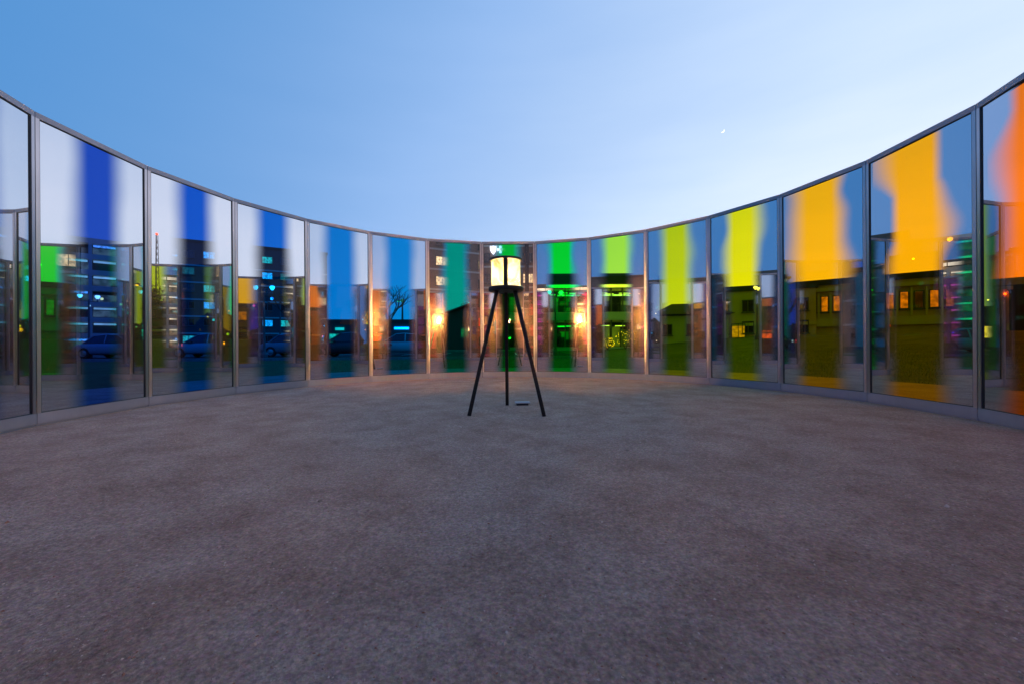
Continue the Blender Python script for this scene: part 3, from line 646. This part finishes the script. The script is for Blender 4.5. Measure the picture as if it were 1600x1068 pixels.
# ------------------------------------------------------------------ masts
def mast(x, y, h, label, arms):
    o = empty('radio_mast', label, 'mast', (x, y, 0))
    b = MB(); r = h*0.012
    for a in (0, 120, 240):
        b.tube((r*2*math.sin(R_(a)), r*2*math.cos(R_(a)), 0), (r*0.6*math.sin(R_(a)), r*0.6*math.cos(R_(a)), h), 0.09, 0.06, 5)
    b.build('lattice_leg', M_fr, o); b = MB()
    for i in range(int(h/1.4)):
        z = i*1.4; f = 1-z/h; q = r*(0.6+1.4*f)
        for a in (0, 120, 240):
            p = (q*math.sin(R_(a)), q*math.cos(R_(a)), z); n = (q*math.sin(R_(a+120)), q*math.cos(R_(a+120)), z+1.3)
            b.tube(p, n, 0.04, 0.04, 4, cap=False)
    b.build('lattice_brace', M_fr, o)
    b = MB(); b.sphere((0,0,h+0.2), 0.28, 8, 6); b.build('beacon', G_red, o)
mast(105, 37, 26, 'tall thin lattice radio mast with a red beacon far to the right', 0)
mast(-15.2, 52, 6.6, 'short lattice mast standing beyond the parked cars', 0)

# shop signs and far small lights on the store and the office block
for nm, x_, z_, w_, h_, m_ in (('blue_sign', -2.2, 2.6, 1.9, 0.30, G_blue), ('red_sign', 3.0, 2.55, 1.5, 0.22, G_red), ('yellow_sign', 5.6, 2.5, 1.1, 0.35, G_strip)):
    st_ = [o for o in bpy.data.objects if o.name == 'low_store'][0]
    b = MB(); b.box(x_-w_/2, x_+w_/2, 0.10, 0.2, z_, z_+h_); b.build(nm, m_, st_)
# ------------------------------------------------------------------ street lamps
def street_lamp():
    o = empty('street_lamp', 'x', 'street lamp')
    b = MB(); b.lathe([(0.001,0),(0.17,0),(0.17,0.25),(0.09,0.42),(0.065,0.6),(0.045,3.75),(0.001,3.78)], 12); b.build('post', M_fr, o)
    b = MB(); b.tube((-0.42,0,3.62), (0.42,0,3.62), 0.03, 0.03, 6); b.tube((-0.42,0,3.60), (-0.42,0,3.80), 0.05, 0.03, 8); b.tube((0.42,0,3.60), (0.42,0,3.80), 0.05, 0.03, 8); b.build('crossarm', M_fr, o)
    for s in (-1, 1):
        b = MB(); b.lathe([(0.001,0),(0.05,0.0),(0.13,0.13),(0.11,0.22),(0.001,0.25)], 12); b.build('lantern', G_lamp, o, loc=(0.42*s, 0, 3.80), smooth=True)
        b = MB(); b.lathe([(0.16,0.215),(0.16,0.235),(0.03,0.31),(0.001,0.33)], 12); b.build('cap', M_fr, o, loc=(0.42*s, 0, 3.81))
    return o
SL = street_lamp()
spots = [(2.9, 20.5, 0.4, 'twin lantern street lamp in front of the glass hall'), (-13.6, 17.5, 0.2, 'twin lantern street lamp beside the street behind the azure blue panel'),
         (-27.0, 21.0, 1.2, 'twin lantern street lamp by the far left end of the parked cars'), (19.0, 26.0, 0.8, 'twin lantern street lamp on the lawn before the tan house'),
         (-30.0, 8.5, 1.5, 'twin lantern street lamp left of the pavilion behind the royal blue panel'), (-24.0, -20.0, 0.7, 'twin lantern street lamp behind the pavilion near the low shop'),
         (27.0, -13.0, 2.2, 'twin lantern street lamp behind the right side of the pavilion')]
for i, (x, y, r, lab) in enumerate(spots):
    o = SL if i == 0 else copy_tree(SL)
    o.location = (x, y, float(hgt(x, y))-0.012); o.rotation_euler.z = r; o['label'] = lab; o['group'] = 'twin lantern street lamps'
def road_light(x, y, h, mat, label):
    o = empty('road_light', label, 'road light', (x, y, 0), 0, 'tall road lights')
    b = MB(); b.tube((0,0,-.2), (0,0,h), 0.10, 0.06, 8); b.tube((0,0,h-0.05), (1.4,0,h+0.3), 0.05, 0.04, 6); b.build('post', M_fr, o)
    b = MB(); b.box(1.1, 1.8, -0.14, 0.14, h+0.24, h+0.36); b.build('lamp_head', M_fr, o)
    b = MB(); b.box(1.15, 1.75, -0.11, 0.11, h+0.16, h+0.238); b.build('lamp_glass', mat, o)
for x, y, h, m_, lab in ((-20, 62, 7.5, G_org, 'orange glowing road light beyond the low store'), (-38, 47, 7, G_org, 'orange glowing road light before the dark office block'),
        (-9, 70, 8, G_lamp, 'white glowing road light far behind the small shed'), (33, -6, 6, G_org, 'orange glowing road light right of the pavilion'),
        (-34, -9, 7, G_lamp, 'white glowing road light before the grey warehouse'), (21, -27, 6.5, G_org, 'orange glowing road light before the brick tower')):
    road_light(x, y, h, m_, lab)
def bollard(x, y, m, label):  # path lights added to brighten the dark surroundings
    o = empty('added_bollard', label, 'bollard light', (x, y, float(hgt(x, y))-0.02), 0, 'added low bollard lights around the pavilion')
    b = MB(); b.lathe([(0.001,0),(0.07,0),(0.07,0.72),(0.001,0.72)], 10); b.lathe([(0.001,0.90),(0.085,0.90),(0.085,0.94),(0.001,0.96)], 10); b.build('post', M_fr, o)
    b = MB(); b.lathe([(0.001,0.722),(0.055,0.722),(0.055,0.898),(0.001,0.898)], 10); b.build('lamp_glass', m, o)
for x, y, m_, lab in ((-22,-13,G_org,'added orange bollard light behind left of the pavilion'),(-14,-13,G_org,'added orange bollard light on the rear path left of the opening'),(-5,-15,G_lamp,'added white bollard light just left of the rear opening'),
        (6,-15,G_org,'added orange bollard light just right of the rear opening'),(15,-14,G_lamp,'added white bollard light on the rear path at the right'),(24,-10,G_org,'added orange bollard light at the right end of the rear path'),
        (29,3,G_lamp,'added white bollard light on the lawn right of the pavilion'),(27,14,G_org,'added orange bollard light before the long plain block'),(15,27,G_org,'added orange bollard light on the lawn before the pale house'),(-29,2,G_org,'added orange bollard light beside the street at the far left')):
    bollard(x, y, m_, lab)
tl = empty('traffic_light', 'traffic signal showing red beyond the parked cars', 'traffic light', (-24.5, 38, 0))
b = MB(); b.tube((0,0,0), (0,0,5.2), 0.09, 0.07, 8); b.tube((0,0,5.0), (3.5,0,5.3), 0.06, 0.04, 6); b.build('post', M_fr, tl)
b = MB(); b.box(3.2, 3.6, -0.2, 0.1, 4.3, 5.5); b.build('signal_box', M_dkb, tl)
b = MB(); b.sphere((3.4,-0.21,5.2), 0.15, 8, 6); b.build('red_signal', G_red, tl)

# ------------------------------------------------------------------ cars
def make_car():
    car = empty('parked_car', 'x', 'car')
    paint = 'P'
    st = [(-2.25,.42,.62,.66),(-2.18,.26,.80,.80),(-1.9,.22,.90,.86),(-1.2,.20,.95,.89),(0,.19,.95,.90),(0.9,.20,.93,.89),(1.6,.22,.86,.86),(2.05,.26,.74,.80),(2.22,.40,.58,.62)]
    b = MB(); n0 = 0; ring = 10
    for (x, zb, zt, hw) in st:
        zm = (zb+zt)/2
        for (yy, zz) in ((-hw*.82,zb),(-hw,zb+.12),(-hw*1.0,zm+.05),(-hw*.95,zt-.08),(-hw*.80,zt),(hw*.80,zt),(hw*.95,zt-.08),(hw,zm+.05),(hw,zb+.12),(hw*.82,zb)): b.v.append((x, yy, zz))
    for k in range(len(st)-1):
        for i in range(ring):
            j = (i+1) % ring; a = k*ring; c = a+ring
            b.f.append((a+i, a+j, c+j, c+i)); b.mi.append(0)
    b.f.append(tuple(reversed(range(ring)))); b.mi.append(0); b.f.append(tuple((len(st)-1)*ring+i for i in range(ring))); b.mi.append(0)
    body = b.build('body', plain('car_paint', (0.5,0.5,0.5), 0.3), car, smooth=True)
    sb = body.modifiers.new('s', 'SUBSURF'); sb.levels = 1; sb.render_levels = 2
    # greenhouse
    b = MB(); g = [(-1.55,.90,.90,.76,.76),(-1.0,.90,1.36,.78,.60),(-0.2,.92,1.44,.79,.62),(0.35,.92,1.40,.79,.61),(1.15,.90,.91,.76,.74)]
    for (x, za, zt, wa, wt) in g: b.v += [(x,-wa,za),(x,-wt,zt),(x,wt,zt),(x,wa,za)]
    for k in range(4):
        a = k*4; c = a+4
        b.f += [(a,a+1,c+1,c),(a+1,a+2,c+2,c+1),(a+2,a+3,c+3,c+2)]; b.mi += [0,0,0]
    b.build('window_glass', M_dark, car)
    b = MB(); r = [(-1.02,1.372,.61),(-0.2,1.458,.63),(0.36,1.415,.62)]
    for (x, z, w_) in r: b.v += [(x,-w_,z-.02),(x,-w_*.8,z+.02),(x,w_*.8,z+.02),(x,w_,z-.02)]
    for k in range(2):
        a = k*4; c = a+4; b.f += [(a,a+1,c+1,c),(a+1,a+2,c+2,c+1),(a+2,a+3,c+3,c+2)]; b.mi += [0,0,0]
    for s in (-1, 1):
        for (xa, za, wa, xb, zb_, wb) in ((-1.55,.90,.765,-1.0,1.375,.61),(0.36,1.41,.615,1.15,.92,.75),(-0.25,.92,.795,-0.25,1.45,.63)):
            b.tube((xa, s*wa, za), (xb, s*wb, zb_), 0.035, 0.035, 5)
    rf = b.build('roof', MATS['car_paint'], car)
    for x in (-1.38, 1.36):
        for s in (-1, 1):
            b = MB(); b.lathe([(0.20,-.11),(0.30,-.11),(0.325,-.08),(0.325,.08),(0.30,.11),(0.20,.11)], 20, axis='y'); w_ = b.build('tyre', plain('tyre_rubber', (0.02,0.02,0.02), 0.8), None, loc=(x, s*0.80, 0.325))
            w_.name = 'wheel'; w_.parent = car
            b = MB(); b.lathe([(0.001,s*.09),(0.06,s*.095),(0.19,s*.07),(0.205,s*.10)], 10, axis='y'); b.build('rim', plain('rim_metal', (0.5,0.5,0.52), 0.3, 0.9), w_)
    for s in (-1, 1):
        b = MB(); b.sphere((2.12, s*.58, .60), 0.11, 8, 6, .8); b.build('headlight', plain('headlight_glass', (0.6,0.6,0.62), 0.1), car, smooth=True)
        b = MB(); b.sphere((-2.19, s*.60, .70), 0.10, 8, 6, .8); b.build('tail_light', plain('tail_light_red', (0.4,0.02,0.02), 0.2), car, smooth=True)
        b = MB(); b.box(0.72, 0.90, s*0.86-0.09, s*0.86+0.09, 0.92, 1.04); b.build('wing_mirror', M_fr, car)
    b = MB(); b.box(-0.26, 0.26, -0.01, 0.01, 0, 0.12, M=Matrix.Translation((-2.262, 0, 0.46)) @ Matrix.Rotation(R_(90), 4, 'Z')); b.build('number_plate', M_cnc, car)
    return car
def set_paint(car, m):
    for c in children(car):
        if c.name.split('.')[0] in ('body', 'roof'):
            c.data = c.data.copy(); c.data.materials.clear(); c.data.materials.append(m)
C0 = make_car(); cars = []
cspec = [(-24.6, 20.6, 3, (0.34,0.36,0.40), 'silver parked car behind the royal blue panel'), (-19.0, 20.8, 184, (0.38,0.40,0.44), 'pale grey parked car behind the strong blue panel'),
         (-13.7, 21.4, 2, (0.22,0.24,0.28), 'slate grey parked car behind the azure blue panel'), (-9.6, 19.6, 181, (0.03,0.03,0.04), 'black parked car behind the cerulean blue panel'),
         (-7.2, 22.4, 185, (0.52,0.54,0.56), 'white parked car behind the cyan blue panel near the shed'), (-31.5, 20.4, 3, (0.30,0.04,0.03), 'dark red parked car at the far left end of the row')]
for i, (x, y, r, c, lab) in enumerate(cspec): cars.append(C0 if i == 0 else copy_tree(C0))
for o, (x, y, r, c, lab) in zip(cars, cspec):
    o.location = (x, y, 0.005); o.rotation_euler.z = R_(r); o['label'] = lab; o['group'] = 'cars parked along the street'
    set_paint(o, plain('car_paint_%s' % lab.split()[0], c, 0.28, 0.2, noise=0.05, spec=0.7))

# ------------------------------------------------------------------ trees and shrubs
M_bark = plain('bark', (0.07,0.055,0.045), 0.95, noise=0.3, scale=8)
def bare_tree(x, y, h, label, seed, leaves=None, n_leaf=0):
    rnd = random.Random(seed)
    o = empty('bare_tree' if not leaves else 'leafy_tree', label, 'tree', (x, y, float(hgt(x, y))-0.02))
    tr = MB(); cr = MB(); tips = []
    tr.tube((0,0,-.1), (0.03,0.02,h*0.28), h*0.026, h*0.018, 9)
    def grow(p, d, L_, r, lv):
        q = p+d*L_; cr.tube(p, q, r, r*0.68, 6 if lv < 2 else 4, cap=False)
        if lv >= 5 or r < 0.004: tips.append(q); return
        tips.append(q)
        for _ in range(3 if lv < 4 else 2):
            nd = (d+Vector((rnd.uniform(-.75,.75), rnd.uniform(-.75,.75), rnd.uniform(-.15,.5)))).normalized()
            grow(q, nd, L_*rnd.uniform(.62,.86), r*0.62, lv+1)
    p0 = Vector((0.03,0.02,h*0.27))
    for i in range(4):
        a = i*1.57+rnd.uniform(-.4,.4); grow(p0, Vector((math.cos(a)*.5, math.sin(a)*.5, 1)).normalized(), h*0.20, h*0.012, 1)
    t_ = tr.build('trunk', M_bark, o, smooth=True); c_ = cr.build('branches', M_bark, o)
    if leaves:
        lb_ = MB()
        for _ in range(n_leaf):
            c = rnd.choice(tips)+Vector((rnd.gauss(0,.25), rnd.gauss(0,.25), rnd.gauss(0,.2)))
            u = Vector((rnd.gauss(0,1), rnd.gauss(0,1), rnd.gauss(0,1))).normalized(); v = u.orthogonal().normalized()*0.05; u = u*0.08
            lb_.quad(tuple(c-u), tuple(c+v), tuple(c+u), tuple(c-v))
        tag(lb_.build('crown', leaves, o), kind='stuff')
M_leaf = plain('leaf_green', (0.07,0.12,0.03), 0.6, noise=0.4, scale=1); M_leafr = plain('leaf_russet', (0.20,0.07,0.03), 0.6, noise=0.4, scale=1)
bare_tree(-9.6, 26.2, 6.3, 'bare branching tree beyond the black parked car', 3)
bare_tree(-22.0, 36.0, 7.5, 'bare branching tree beside the red traffic signal', 5)
bare_tree(-36.0, 26.0, 7.0, 'bare branching tree left of the parked cars', 8)
bare_tree(22.5, 8.5, 4.6, 'russet leafed tree on the lawn behind the orange panel', 11, M_leafr, 5000)
bare_tree(21.0, -4.5, 5.0, 'green leafed tree outside the right side of the pavilion', 13, M_leaf, 5000)
bare_tree(-17.0, -19.0, 6.0, 'bare branching tree behind the pavilion near the low shop', 15)
def shrub(x, y, s, label, seed, m, fairy=False):
    rnd = random.Random(seed); o = empty('shrub', label, 'shrub', (x, y, float(hgt(x, y))-0.02), 0, 'shrubs before the glass hall')
    b = MB()
    for i in range(9):
        a = rnd.uniform(0, 6.28); b.tube((0,0,0), (math.cos(a)*s*.4, math.sin(a)*s*.4, s*rnd.uniform(.5,.95)), 0.02, 0.006, 4)
    b.build('stems', M_bark, o); b = MB()
    for _ in range(900):
        t = rnd.uniform(.2,1); a = rnd.uniform(0, 6.28); r = s*.55*math.sqrt(rnd.uniform(0,1))*(1.1-abs(t-.55)); c = Vector((math.cos(a)*r, math.sin(a)*r, s*t))
        u = Vector((rnd.gauss(0,1), rnd.gauss(0,1), rnd.gauss(0,1))).normalized(); v = u.orthogonal().normalized()*0.03; u = u*0.055
        b.quad(tuple(c-u), tuple(c+v), tuple(c+u), tuple(c-v))
    tag(b.build('leaves', m, o), kind='stuff')
    if fairy:
        b = MB()
        for _ in range(60):
            t = rnd.uniform(.25,1); a = rnd.uniform(3.3, 6.1); r = s*.55*(1.1-abs(t-.55)); b.sphere((math.cos(a)*r, math.sin(a)*r, s*t), 0.018, 5, 4)
        tag(b.build('fairy_lights', G_org, o), kind='stuff')
for i, (x, y, s, lab) in enumerate([(7.6,31.5,1.5,'tall round shrub at the left before the glass hall'),(9.0,32.2,1.1,'low shrub between two taller ones before the glass hall'),(10.4,31.2,1.7,'largest shrub before the right half of the glass hall'),
        (12.0,32.5,1.2,'small shrub at the right corner of the glass hall'),(3.6,32.0,1.0,'small shrub beneath the middle of the glass hall'),(1.0,31.0,1.1,'lone shrub by the left corner of the glass hall')]):
    shrub(x, y, s, lab, 30+i, M_leaf, i in (1, 2))

# ------------------------------------------------------------------ far treeline and small city lights round the horizon
b = MB(); rr = random.Random(4)
for i in range(520):
    a = rr.uniform(0, 2*math.pi); d = rr.uniform(165, 230); s_ = rr.uniform(3, 7.5); c = (d*math.sin(a), d*math.cos(a), s_*0.5+float(hgt(d*math.sin(a), d*math.cos(a))))
    n0 = len(b.v); b.sphere(c, s_, 7, 5, rr.uniform(.7, 1.3))
    for k in range(n0, len(b.v)):
        p = b.v[k]; b.v[k] = (p[0]+rr.uniform(-.8,.8), p[1]+rr.uniform(-.8,.8), p[2]+rr.uniform(-.8,.8))
tag(b.build('far_trees', plain('far_foliage', (0.045,0.055,0.035), 0.9, noise=0.4, scale=0.2)), 'dark far-off treeline along the horizon beyond the buildings', 'trees', kind='stuff')
b = MB()
for i in range(420):
    a = rr.uniform(0, 2*math.pi); d = rr.uniform(60, 160); z = rr.choice((1.2, 2.5, 4.0, 6.0, 8.5))*rr.uniform(.8, 1.3)+float(hgt(d*math.sin(a), d*math.cos(a)))
    n0 = len(b.f); b.sphere((d*math.sin(a), d*math.cos(a), z), rr.uniform(.10, .26), 6, 4); mi = rr.choice((0, 0, 0, 1, 1, 2, 3, 4))
    for k in range(n0, len(b.f)): b.mi[k] = mi
tag(b.build('city_lights', [G_org, glow('light_yellow', (1.0,0.80,0.35), 7.0, 0.1), G_red, G_blue, glow('light_cyan', (0.2,0.9,1.0), 4.0, 0.1)]), 'scattered small coloured city lights far beyond the glass wall', 'lights', kind='stuff')

# ------------------------------------------------------------------ crescent moon
azm, elm, D = math.atan2(1130-797.2, 624.7), math.atan2(534.6-207, math.hypot(624.7, 333)), 900.0
b = MB(); n = 14; Rm = 4.2
pts = []
for i in range(n+1):
    t = -math.pi/2+math.pi*i/n; pts.append((Rm*math.cos(t), Rm*math.sin(t)))
inn = [(p[0]*0.62, p[1]) for p in pts]
for i in range(n):
    b.quad((pts[i][0],0,pts[i][1]),(pts[i+1][0],0,pts[i+1][1]),(inn[i+1][0],0,inn[i+1][1]),(inn[i][0],0,inn[i][1]))
    b.quad((pts[i][0],-1,pts[i][1]),(inn[i][0],-1,inn[i][1]),(inn[i+1][0],-1,inn[i+1][1]),(pts[i+1][0],-1,pts[i+1][1]))
mo = b.build('moon', glow('moonlight', (1.0,1.0,0.97), 1.6, 0.05)); mo.location = (D*math.cos(elm)*math.sin(azm), -4.7+D*math.cos(elm)*math.cos(azm), D*math.sin(elm)+0.8)
mo.rotation_euler = (-elm, R_(40), -azm); tag(mo, 'thin bright crescent moon high in the sky right of centre', 'moon')
